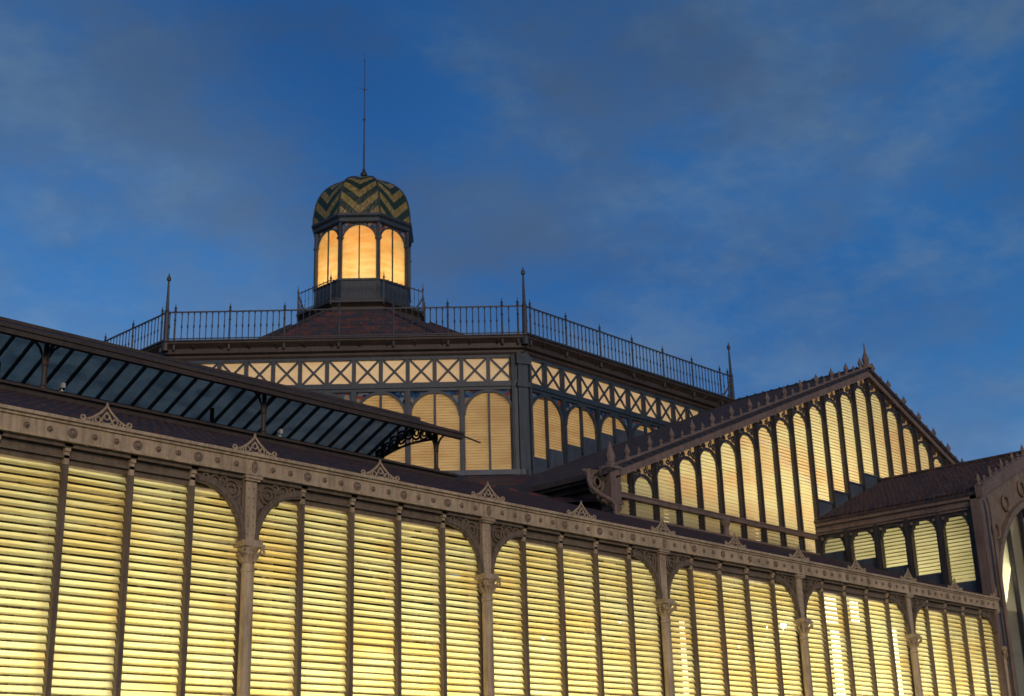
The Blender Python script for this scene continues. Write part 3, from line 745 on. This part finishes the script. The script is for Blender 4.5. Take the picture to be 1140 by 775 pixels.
def octa(mb, prof, cx, cy, phase): mb.lathe((cx, cy, 0), prof, 8, phase)
PH = math.radians(-157.5)
mb = MB()
def octring(mb, outer, inner, cx=OCX, cy=OCY):       # closed ring section
    vs = []; fs = []; prof = outer+inner; m = len(prof)
    for r, z in prof:
        for k in range(8):
            a = PH+2*PI*k/8; vs.append((cx+r*math.cos(a), cy+r*math.sin(a), z))
    for i in range(m):
        j = (i+1) % m
        for k in range(8): fs.append((i*8+k, i*8+(k+1) % 8, j*8+(k+1) % 8, j*8+k))
    mb.add(vs, fs)
octring(mb, [(17.30, 17.90), (17.36, 17.98), (17.36, 18.06), (17.50, 18.12), (17.50, 18.30), (17.62, 18.40), (17.70, 18.46), (17.70, 18.54)], [(15.2, 18.54), (15.2, 17.9)])
tpart(mb, 'cornice', M['cornice'])
mb = MB(); octring(mb, [(17.76, 18.54), (17.76, 18.58)], [(15.0, 18.58), (15.0, 18.545)]); tpart(mb, 'walkway', M['iron_black'])
# brackets under the walkway
for k in (7, 0, 1):
    a_, b_ = corner(k, 17.5), corner(k+1, 17.5); n_ = 13
    for i in range(n_+1):
        p = a_.lerp(b_, i/n_); d = Vector((p.x-OCX, p.y-OCY, 0)).normalized()
        mb = MB(); mb.beam(Vector((p.x, p.y, 18.24))-d*.1, Vector((p.x, p.y, 18.42))+d*.16, .07, .10); 
        if k != 7: tpart(mb, 'walkway_bracket', M['cornice'])
# pyramid roof
LCX, LCY = 41.932, 49.918
mb = MB(); vs = []; 
for R, z, cx_, cy_ in ((14.9, 18.20, OCX, OCY), (14.6, 18.45, OCX, OCY), (3.70, 24.40, LCX, LCY)):
    for k in range(8): a = PH+PI*k/4; vs.append((cx_+R*math.cos(a), cy_+R*math.sin(a), z))
fs = [(i*8+k, i*8+(k+1) % 8, (i+1)*8+(k+1) % 8, (i+1)*8+k) for i in range(2) for k in range(8)]
mb.add(vs, fs)
for t in [i/26 for i in range(1, 26)]:
    ring_ = [Vector(vs[8+k]).lerp(Vector(vs[16+k]), t)+Vector((0, 0, .02)) for k in range(8)]
    for k in range(8): mb.beam(ring_[k], ring_[(k+1) % 8], .03, .06)
tpart(mb, 'tiled_roof', M['tile_red'])
for k in range(8):
    mb = MB(); mb.tube([Vector(vs[8+k])+Vector((0, 0, .03)), Vector(vs[16+k])+Vector((0, 0, .03))], .10, 6); tpart(mb, 'hip_tiles', M['tile_dark'])
# skirt roof below the windows, falling towards the low wing
mb = MB()
for k in range(8):
    if k == 1: continue
    a, b = corner(k, OR_+.02), corner(k+1, OR_+.02); d = ((a+b)/2-Vector((OCX, OCY, 0))).normalized()
    aa, bb = corner(k, OR_+8), corner(k+1, OR_+8)
    top = 13.26; low = top-(8*math.cos(PI/8))*.36
    mb.quad(Vector((a.x, a.y, top)), Vector((b.x, b.y, top)), Vector((bb.x, bb.y, low)), Vector((aa.x, aa.y, low)))
tpart(mb, 'skirt_roof', M['tile_red'])
mb = MB(); octa(mb, [(14.5, 9.8), (14.5, 9.9)], OCX, OCY, PH); tpart(mb, 'inner_floor', M['inner'])
adopt(tower, tp)

# railings: one section to each side of the tower
def railing(k, label, dens=.30, mirror=False):
    a, b = corner(k, 17.60, 18.58), corner(k+1, 17.60, 18.58)
    if mirror: a, b = b, a
    s_ = (b-a).normalized(); Lr = (b-a).length; nd = Vector((s_.y, -s_.x, 0)); mid = (a+b)/2
    t = thing('roof_railing', label, 'railing', mid, 'railing sections round the tower roof')
    f = Fr((-s_.x*Lr/2, -s_.y*Lr/2, 0), s_, nd)
    mb = MB(); mb.beam(f(.1, 0, 1.16), f(Lr-.1, 0, 1.16), .05, .045); mb.build('top_rail', M['rail'], t)
    mb = MB(); mb.beam(f(.1, 0, .10), f(Lr-.1, 0, .10), .04, .035); mb.build('bottom_rail', M['rail'], t)
    pm = MB().lathe((0, 0, 0), [(.05, -.35), (.05, .0), (.055, .02), (.038, .08), (.035, .8), (.05, .83), (.035, .88), (.035, 1.16), (.06, 1.2), (.03, 1.25), (.055, 1.32), (.02, 1.38), (.008, 1.5)], 8)
    bm_ = MB().lathe((0, 0, 0), [(.019, .0), (.019, .50), (.038, .58), (.019, .66), (.019, 1.05), (.036, 1.10), (.019, 1.15)], 6)
    p0 = b0 = None
    npst = 6; sp = 2.05
    post_s = [.32+sp*i for i in range(int((Lr-.3)/sp)+1)]+[Lr-.25]
    for s0 in post_s:
        if p0 is None: p0 = pm.build('post', M['rail'], t); o = p0
        else: o = copyo(p0, t)
        o.location = f(s0, 0, 0)
    s0 = .12
    while s0 < Lr-.1:
        if all(abs(s0-q) > .12 for q in post_s):
            if b0 is None: b0 = bm_.build('baluster', M['rail'], t); o = b0
            else: o = copyo(b0, t)
            o.location = f(s0, 0, 0)
        s0 += sp/9
    return t
railing(0, 'iron railing along the front side of the tower roof, below the lantern', mirror=False)
railing(1, 'iron railing along the right-hand side of the tower roof, sloping down to the hall roof')
railing(7, 'short stretch of iron railing at the far left end of the tower roof', mirror=True)
# lightning rods at the corners
def rod(k, label, strut=False):
    c = corner(k, 17.60, 18.2)
    t = thing('lightning_rod', label, 'lightning rod', c, 'rods at the corners of the tower roof')
    mb = MB(); mb.lathe((0, 0, 0), [(.13, 0), (.13, .3), (.10, .36), (.09, 1.5), (.11, 1.56), (.07, 1.62), (.06, 1.9), (.045, 2.4), (.035, 2.78)], 8); mb.build('pole', M['rail'], t)
    mb = MB(); mb.lathe((0, 0, 0), [(.02, 2.77), (.075, 2.84), (.085, 2.91), (.06, 2.98), (.02, 3.02), (.03, 3.06), (.005, 3.14)], 10); mb.build('ball_tip', M['rail'], t)
    a = math.radians(-157.5+45*k)
    if strut:
        f = Fr((0, 0, 0), (-math.cos(PI/4+a-PI*.0), -math.sin(PI/4+a), 0), (0, -1, 0))
        d = (corner(k-1, 17.6)-corner(k, 17.6)).normalized()
        mb = MB(); mb.tube([Vector((0, 0, 1.25)), d*.25+Vector((0, 0, 1.0)), d*.55+Vector((0, 0, .65)), d*1.0+Vector((0, 0, .42))], .035, 6); mb.tube([Vector((0, 0, .9)), d*.35+Vector((0, 0, .62)), d*.4+Vector((0, 0, .38))], .03, 5); mb.build('scroll_strut', M['rail'], t)
rod(0, 'slim iron rod with ball tip at the left corner of the tower roof')
rod(1, 'slim iron rod with ball tip at the nearest corner of the tower roof')
rod(2, 'slim iron rod with curled strut at the right corner of the tower roof', True)

# ================================================================== 5. lantern
lan = thing('roof_lantern', 'glowing golden glass lantern with a chevron-tiled green and ochre dome on top of the tower', 'lantern turret', (LCX, LCY, 24.8))
lp = []
def lpart(mb, name, m, **kw):
    o = mb.build(name, m, lan, **kw); lp.append(o); return o
LR = 2.50
def lc(k, R, z=0.): a = PH+PI*k/4; return Vector((LCX+R*math.cos(a), LCY+R*math.sin(a), z))
mb = MB(); octring(mb, [(3.62, 24.2), (3.62, 24.42), (3.35, 24.50), (3.22, 24.62), (3.22, 24.80), (3.40, 24.9)], [(2.3, 24.9), (2.3, 24.2)], LCX, LCY); octring(mb, [(3.05, 24.85), (3.05, 25.0)], [(2.2, 25.0), (2.2, 24.85)], LCX, LCY); lpart(mb, 'base_drum', M['cornice'])
mb = MB(); octring(mb, [(3.30, 24.93), (3.42, 24.98), (3.42, 25.10)], [(2.2, 25.10), (2.2, 24.93)], LCX, LCY); lpart(mb, 'balcony_floor', M['iron_black'])
mb = MB(); octring(mb, [(LR+.08, 25.10), (LR+.10, 25.2), (LR+.02, 25.24), (LR+.02, 26.40), (LR+.10, 26.44), (LR+.10, 26.5)], [(LR-.18, 26.5), (LR-.18, 25.10)], LCX, LCY); lpart(mb, 'parapet', M['iron'])
mb = MB(); octring(mb, [(LR+.02, 29.50), (LR+.12, 29.56), (LR+.12, 29.74), (LR+.24, 29.84), (LR+.24, 29.96)], [(LR-.3, 29.96), (LR-.3, 29.50)], LCX, LCY); lpart(mb, 'cornice', M['iron'])
for k in range(8):
    a = PH+PI*k/4; c = lc(k, LR-.05); f = Fr((*c.xy, 0), (-math.sin(a), math.cos(a), 0), (math.cos(a), math.sin(a), 0))
    mb = MB(); mb.box(f, -.09, .09, -.16, .07, 25.1, 29.55); mb.tube([f(0, .07, 26.5), f(0, .07, 29.5)], .055, 8)
    mb.lathe(f(0, .1, 29.6), [(.05, 0), (.09, .1), (.05, .2), (.09, .45), (.02, .7)], 6); mb.box(f, -.15, .15, -.1, .12, 28.65, 28.75)
    lpart(mb, 'corner_post', M['iron'])
    a0, b0 = lc(k, LR), lc(k+1, LR); s_ = (b0-a0).normalized(); Lf = (b0-a0).length; fr = Fr((*a0.xy, 0), s_, Vector((s_.y, -s_.x, 0)))
    e = bpy.data.objects.new('arched_window', None); C.objects.link(e); e.parent = lan; lp.append(e)
    l, r_ = .11, Lf-.11; rw = (r_-l)/2; zsp = 29.44-rw
    q = MB(); archbar(q, fr, l, r_, zsp, -.05, .08, .07); q.box(fr, Lf/2-.03, Lf/2+.03, -.09, -.02, 26.5, 29.44); q.box(fr, l, r_, -.1, .0, 26.5, 26.55)
    q.build('arch_frame', M['iron'], e)
    q = MB(); spandrel(q, fr, l-.02, r_+.02, zsp, 29.50, -.09, -.06); q.build('stained_spandrel', M['stain'], e)
    q = MB()
    n = 10
    for i in range(n):
        p0, p1 = l+(r_-l)*i/n, l+(r_-l)*(i+1)/n; h = lambda p: zsp+math.sqrt(max(0, rw*rw-(p-Lf/2)**2))
        q.quad(fr(p0, -.075, 26.5), fr(p1, -.075, 26.5), fr(p1, -.075, h(p1)), fr(p0, -.075, h(p0)))
    q.build('glass', M['lantern_glass'], e)
# dome in eight segments
prof = [(2.62, 29.96), (2.64, 30.05), (2.63, 30.35), (2.58, 30.75), (2.50, 31.15), (2.38, 31.50), (2.20, 31.82), (1.98, 32.08), (1.70, 32.32), (1.38, 32.52), (1.02, 32.69), (.72, 32.80), (.66, 32.86), (.2, 32.90)]
me = bpy.data.meshes.new('dome'); vs = []; fs = []; uvs = []
cum = [0.]
for i in range(1, len(prof)): cum.append(cum[-1]+math.hypot(prof[i][0]-prof[i-1][0], prof[i][1]-prof[i-1][1]))
for k in range(8):
    for i in range(len(prof)-1):
        b0 = len(vs)
        r0, z0 = prof[i]; r1, z1 = prof[i+1]
        vs += [lc(k, r0, z0), lc(k+1, r0, z0), lc(k+1, r1, z1), lc(k, r1, z1)]; fs.append((b0, b0+1, b0+2, b0+3))
        w0, w1 = r0*.3827, r1*.3827
        uvs += [(-w0, cum[i]), (w0, cum[i]), (w1, cum[i+1]), (-w1, cum[i+1])]
me.from_pydata([tuple(v) for v in vs], [], fs); me.materials.append(M['dome'])
ul = me.uv_layers.new(name='UVMap')
for i, u in enumerate(uvs): ul.data[i].uv = (u[0]*1.0, u[1]*.62)
dome = bpy.data.objects.new('dome', me); C.objects.link(dome); dome.parent = lan; lp.append(dome)
mb = MB()
for k in range(8): mb.tube([lc(k, r+.01, z) for r, z in prof[:-1]], .045, 6)
ribs = lpart(mb, 'dome_ribs', M['iron'])
mb = MB(); mb.lathe((LCX, LCY, 0), [(2.25, 29.9), (2.2, 30.6), (1.9, 31.4), (1.2, 32.1), (.1, 32.5)], 8, PH); lpart(mb, 'dome_lining', M['dome_inner'])
mb = MB(); mb.lathe((LCX, LCY, 0), [(2.3, 25.9), (2.3, 26.0)], 8, PH); lpart(mb, 'inner_floor', M['inner'])
mb = MB(); mb.lathe((LCX, LCY, 0), [(.12, 32.88), (.12, 32.95), (.06, 33.02), (.05, 33.10), (.16, 33.18), (.19, 33.27), (.14, 33.38), (.06, 33.44), (.09, 33.5), (.05, 33.6), (.045, 34.2), (.03, 36.2), (.03, 36.42), (.07, 36.45), (.07, 36.52), (.025, 36.56), (.022, 38.2), (.05, 38.23), (.05, 38.28), (.018, 38.32), (.016, 39.95), (.035, 40.0), (.01, 40.12)], 10)
mb.tube([(LCX-.30*R_ if False else LCX-.25, LCY+.25, 38.40), (LCX-.1, LCY+.1, 38.32), (LCX+.12, LCY-.12, 38.28), (LCX+.15, LCY-.15, 38.42)], .012, 5)
mb.tube([(LCX, LCY, 40.0), (LCX, LCY, 40.5)], .008, 5)
lpart(mb, 'spire', M['iron_black'])
# small balcony railing (parts of the lantern)
for k in range(8):
    a0, b0 = lc(k, 3.34, 25.10), lc(k+1, 3.34, 25.10); s_ = (b0-a0).normalized(); Lf = (b0-a0).length
    mb = MB(); mb.lathe(a0, [(.05, -.2), (.05, 0), (.035, .05), (.035, 1.1), (.06, 1.15), (.025, 1.25), (.008, 1.5)], 7); lpart(mb, 'balcony_post', M['rail'])
    mb = MB(); mb.beam(a0+Vector((0, 0, 1.05)), b0+Vector((0, 0, 1.05)), .04, .035); mb.beam(a0+Vector((0, 0, .1)), b0+Vector((0, 0, .1)), .03, .03)
    for i in range(1, 9):
        p = a0.lerp(b0, i/9); mb.lathe(p, [(.013, 0), (.013, .5), (.028, .56), (.013, .62), (.013, 1.04), (.022, 1.1), (.006, 1.16)], 5)
    lpart(mb, 'balcony_rail', M['rail'])
for k in (0, 2):
    c = lc(k, 3.34, 25.1); i_ = lc(k, 2.6, 25.1); mb = MB(); mb.tube([c+Vector((0, 0, .75)), c.lerp(i_, .25)+Vector((0, 0, .45)), c.lerp(i_, .7)+Vector((0, 0, .1))], .04, 6)
    lpart(mb, 'scroll_strut', M['rail'])
adopt(lan, lp)

# ================================================================== 6. hanging lamps inside the wing
lamps = [(31.96, 20.9, 6.145, .10, 'brightest bare lamp glowing behind the louvres left of the fourth column'),
         (32.62, 20.9, 6.19, .085, 'second bright bare lamp, right beside the brightest one behind the louvres'),
         (23.58, 20.9, 5.68, .04, 'small lamp behind the louvres, middle one of three left of the third column'),
         (25.57, 20.9, 5.77, .035, 'small lamp behind the louvres, rightmost of three left of the third column'),
         (22.87, 20.9, 5.23, .04, 'small lamp low behind the louvres, leftmost of three right of the second column'),
         (30.44, 20.9, 5.50, .035, 'small lamp low behind the louvres, below and left of the brightest one')]
for x, y, z, r, lab in lamps:
    hq = r; t = thing('hanging_lamp', lab, 'lamp', (x, y, z), 'lamps hanging inside the market wing')
    mb = MB(); mb.lathe((0, 0, 0), [(.005, -r), (r*.7, -r*.7), (r, 0), (r*.7, r*.7), (.02, r)], 10); mb.build('bulb', M['lampbulb'], t)
    mb = MB(); mb.tube([(0, 0, r), (0, 0, roofz(y)-z-.2)], .012, 5); mb.lathe((0, 0, 0), [(r*1.3, r*.6), (r*.5, r*1.6), (.03, r*2)], 10); mb.build('shade', M['iron_black'], t)

for x0, x1, z0, z1, lab, tp_ in ((35.25, 36.45, 6.55, 7.3, 'pale lit banner with slanting sides behind the louvres of the fifth bay', .6), (36.85, 37.35, 6.6, 7.25, 'small square pale lit panel behind the louvres of the fifth bay', 1), (35.6, 36.5, 3.2, 6.35, 'tall pale lit panel standing behind the louvres of the fifth bay', 1), (39.0, 39.6, 3.2, 6.65, 'narrow pale lit panel behind the louvres right of the fifth bay', 1), (28.35, 28.85, 3.2, 6.1, 'narrow pinkish lit panel behind the louvres right of the third column', 1)):
    t = thing('display_panel', lab, 'lit panel', ((x0+x1)/2, 21.2, z0), 'lit display panels inside the market wing')
    hw_ = (x1-x0)/2; mb = MB(); mb.prism(W, [(-hw_, 0), (hw_, 0), (hw_*tp_, z1-z0), (-hw_*tp_, z1-z0)], -.03, .03)
    mb.build('lit_face', M['panel_pink'] if x0 < 30 else M['panel_white'], t)
    mb = MB(); mb.box(W, -hw_, hw_, -.06, -.031, -.04, .0); mb.beam((0, .05, z1-z0), (0, .05, roofz(21.2)-z0-.2), .03, .03); mb.build('hanger', M['iron_black'], t)

# ================================================================== 7. ground
def slab(name, x0, x1, y0, y1, z0, z1, m):
    mb = MB(); mb.box(W, x0, x1, -y1, -y0, z0, z1); o = mb.build(name, m); o['kind'] = 'structure'; return o
mb = MB(); mb.quad((-600, -600, 0), (700, -600, 0), (700, 900, 0), (-600, 900, 0)); o = mb.build('ground', M['asphalt']); o['kind'] = 'structure'
slab('pavement', -60, 120, 15.5, 19.85, .004, .12, M['stone'])
slab('kerb', -60, 120, 15.3, 15.5, .004, .13, M['paint'])

# ================================================================== lights
def area(name, loc, sx, sy, power, col, rot):
    d = bpy.data.lights.new(name, 'AREA'); d.shape = 'RECTANGLE'; d.size = sx; d.size_y = sy; d.energy = power; d.color = col
    o = bpy.data.objects.new(name, d); C.objects.link(o); o.location = loc; o.rotation_euler = rot; return o
def point(name, loc, power, col, r):
    d = bpy.data.lights.new(name, 'POINT'); d.energy = power; d.color = col; d.shadow_soft_size = r
    o = bpy.data.objects.new(name, d); C.objects.link(o); o.location = loc; return o
# strip lamps of the wing, low behind the louvres, shining out and up
for lx, lw in ((9.5, 300), (13.2, 420), (17.4, 380), (20.6, 250), (23.6, 430), (27.6, 300), (30.4, 420), (33.4, 330), (36.6, 520), (40.2, 360), (42.8, 220)):
    area('wing_lamp', (lx, 22.5, 1.5), 2.4, .8, lw*.80, (1, .89, .63), (math.radians(-118), 0, 0))
area('wing_high_lamps', (26.0, 25.5, 4.6), 36, 1.5, 360, (1, .80, .42), (math.radians(-95), 0, 0))
area('hall_lamps', (49.3, 31.6, 10.9), 30, 2.2, 1800, (1, .90, .68), (math.radians(-100), 0, 0))
area('hall_high_lamps', (49.3, 31.6, 14.6), 13, 2.0, 330, (1, .86, .64), (math.radians(-92), 0, 0))
area('pavilion_lamps', (46.6, 23.3, 8.6), 1.5, 5.5, 150, (1, .95, .65), (0, math.radians(120), 0))
point('tower_lamps', (OCX-2, OCY-2, 12.6), 4200, (1, .84, .62), 1.5)
point('lantern_lamp', (LCX, LCY, 27.0), 340, (1, .80, .45), .22)

street_glow = bpy.data.lights.new('street_glow', 'SUN'); street_glow.energy = 1.2; street_glow.angle = math.radians(20); street_glow.color = (1, .68, .42)
so = bpy.data.objects.new('street_glow', street_glow); C.objects.link(so)
SUN_AZ = math.radians(208); SUN_EL = math.radians(14)   # sun-type lamp stands in for unseen street lamps behind the camera, to the left
d = Vector((math.sin(SUN_AZ)*math.cos(SUN_EL), math.cos(SUN_AZ)*math.cos(SUN_EL), math.sin(SUN_EL)))
so.rotation_euler = d.to_track_quat('Z', 'Y').to_euler()

# ------------------------------------------------------------------ world: dusk sky with thin cloud
w = bpy.data.worlds.new("World"); sc.world = w; w.use_nodes = True
ns, L = w.node_tree.nodes, w.node_tree.links; ns.clear()
out = node(ns, 'ShaderNodeOutputWorld'); bg = node(ns, 'ShaderNodeBackground')
sky = node(ns, 'ShaderNodeTexSky', sky_type='NISHITA'); sky.sun_disc = False
sky.sun_elevation = math.radians(7); sky.sun_rotation = SUN_AZ; sky.ozone_density = 4.; sky.air_density = 1.; sky.dust_density = .3
tc = node(ns, 'ShaderNodeTexCoord')
mp = node(ns, 'ShaderNodeMapping'); mp.inputs['Scale'].default_value = (1, 1, 1.9); mp.inputs['Rotation'].default_value = (.25, .2, .3); mp.inputs['Location'].default_value = (.3, .15, .4)
L.new(tc.outputs['Generated'], mp.inputs[0])
def nz(scale, det, rgh, dist=0., lo=.4, hi=.6):
    n = node(ns, 'ShaderNodeTexNoise', Scale=scale, Detail=det, Roughness=rgh, Distortion=dist); L.new(mp.outputs[0], n.inputs['Vector'])
    m_ = node(ns, 'ShaderNodeMapRange'); m_.interpolation_type = 'SMOOTHSTEP'; L.new(n.outputs['Fac'], m_.inputs[0]); m_.inputs[1].default_value = lo; m_.inputs[2].default_value = hi
    return m_.outputs[0]
def mth(op, a, bb):
    n = node(ns, 'ShaderNodeMath', operation=op)
    for i_, q in enumerate((a, bb)):
        if isinstance(q, (int, float)): n.inputs[i_].default_value = q
        else: L.new(q, n.inputs[i_])
    return n.outputs[0]
def mix(fac, a, bb, bt='MIX'):
    n = node(ns, 'ShaderNodeMixRGB', blend_type=bt)
    for i_, q in enumerate((fac, a, bb)):
        if isinstance(q, (int, float)): n.inputs[i_].default_value = q
        elif isinstance(q, tuple): n.inputs[i_].default_value = (*q, 1)
        else: L.new(q, n.inputs[i_])
    return n.outputs[0]
bw = node(ns, 'ShaderNodeRGBToBW'); L.new(sky.outputs[0], bw.inputs[0])
blue = mix(1., sky.outputs[0], (.50, .90, 1.20), 'MULTIPLY')
veil = mix(1., bw.outputs[0], (.55, 1.00, 1.84), 'MULTIPLY')          # thin high cloud
slate = mix(1., bw.outputs[0], (.52, .88, 1.58), 'MULTIPLY')         # heavier slate cloud
pale = mix(1., bw.outputs[0], (.74, 1.36, 2.35), 'MULTIPLY')         # bright wisps
c_ = mix(mth('MULTIPLY', nz(3.6, 6., .6, 0., .36, .64), .8), blue, veil)
c_ = mix(mth('MULTIPLY', nz(7.5, 8., .62, 0., .44, .72), .60), c_, slate)
c_ = mix(mth('MULTIPLY', mth('MULTIPLY', nz(9., 8., .62, 0., .44, .74), nz(3.1, 3., .5, 0., .46, .62)), .75), c_, pale)
dk = nz(1.5, 2., .5, 0., .34, .60)
c_ = mix(1., c_, mix(dk, (.74, .78, .84), (1.16, 1.14, 1.10)), 'MULTIPLY')
L.new(c_, bg.inputs[0]); bg.inputs[1].default_value = .11
L.new(bg.outputs[0], out.inputs[0])

# ------------------------------------------------------------------ camera
cam = bpy.data.cameras.new('camera'); co = bpy.data.objects.new('camera', cam); C.objects.link(co); sc.camera = co
yaw, pitch, roll, fpx = .8136, .3258, -.0285, 1524.09
fw = Vector((math.sin(yaw)*math.cos(pitch), math.cos(yaw)*math.cos(pitch), math.sin(pitch)))
r = Vector((math.cos(yaw), -math.sin(yaw), 0)); up = r.cross(fw)
r2 = r*math.cos(roll)+up*math.sin(roll); u2 = -r*math.sin(roll)+up*math.cos(roll)
m = Matrix((r2, u2, -fw)).transposed().to_4x4(); m.translation = Vector((0, 0, 1.6)); co.matrix_world = m
cam.sensor_width = 36; cam.sensor_fit = 'HORIZONTAL'; cam.lens = 36*fpx/1140; cam.clip_start = .1; cam.clip_end = 3000
cam.dof.use_dof = True; cam.dof.focus_distance = 27; cam.dof.aperture_fstop = 1.7

sc.view_settings.view_transform = 'Standard'; sc.view_settings.look = 'None'; sc.view_settings.gamma = 1; sc.view_settings.use_curve_mapping = False
sc.view_settings.exposure = 0
sc.cycles.use_denoising = True
sc.cycles.max_bounces = 8; sc.cycles.transparent_max_bounces = 16; sc.cycles.transmission_bounces = 6; sc.cycles.diffuse_bounces = 4
sc.cycles.sample_clamp_indirect = 4.
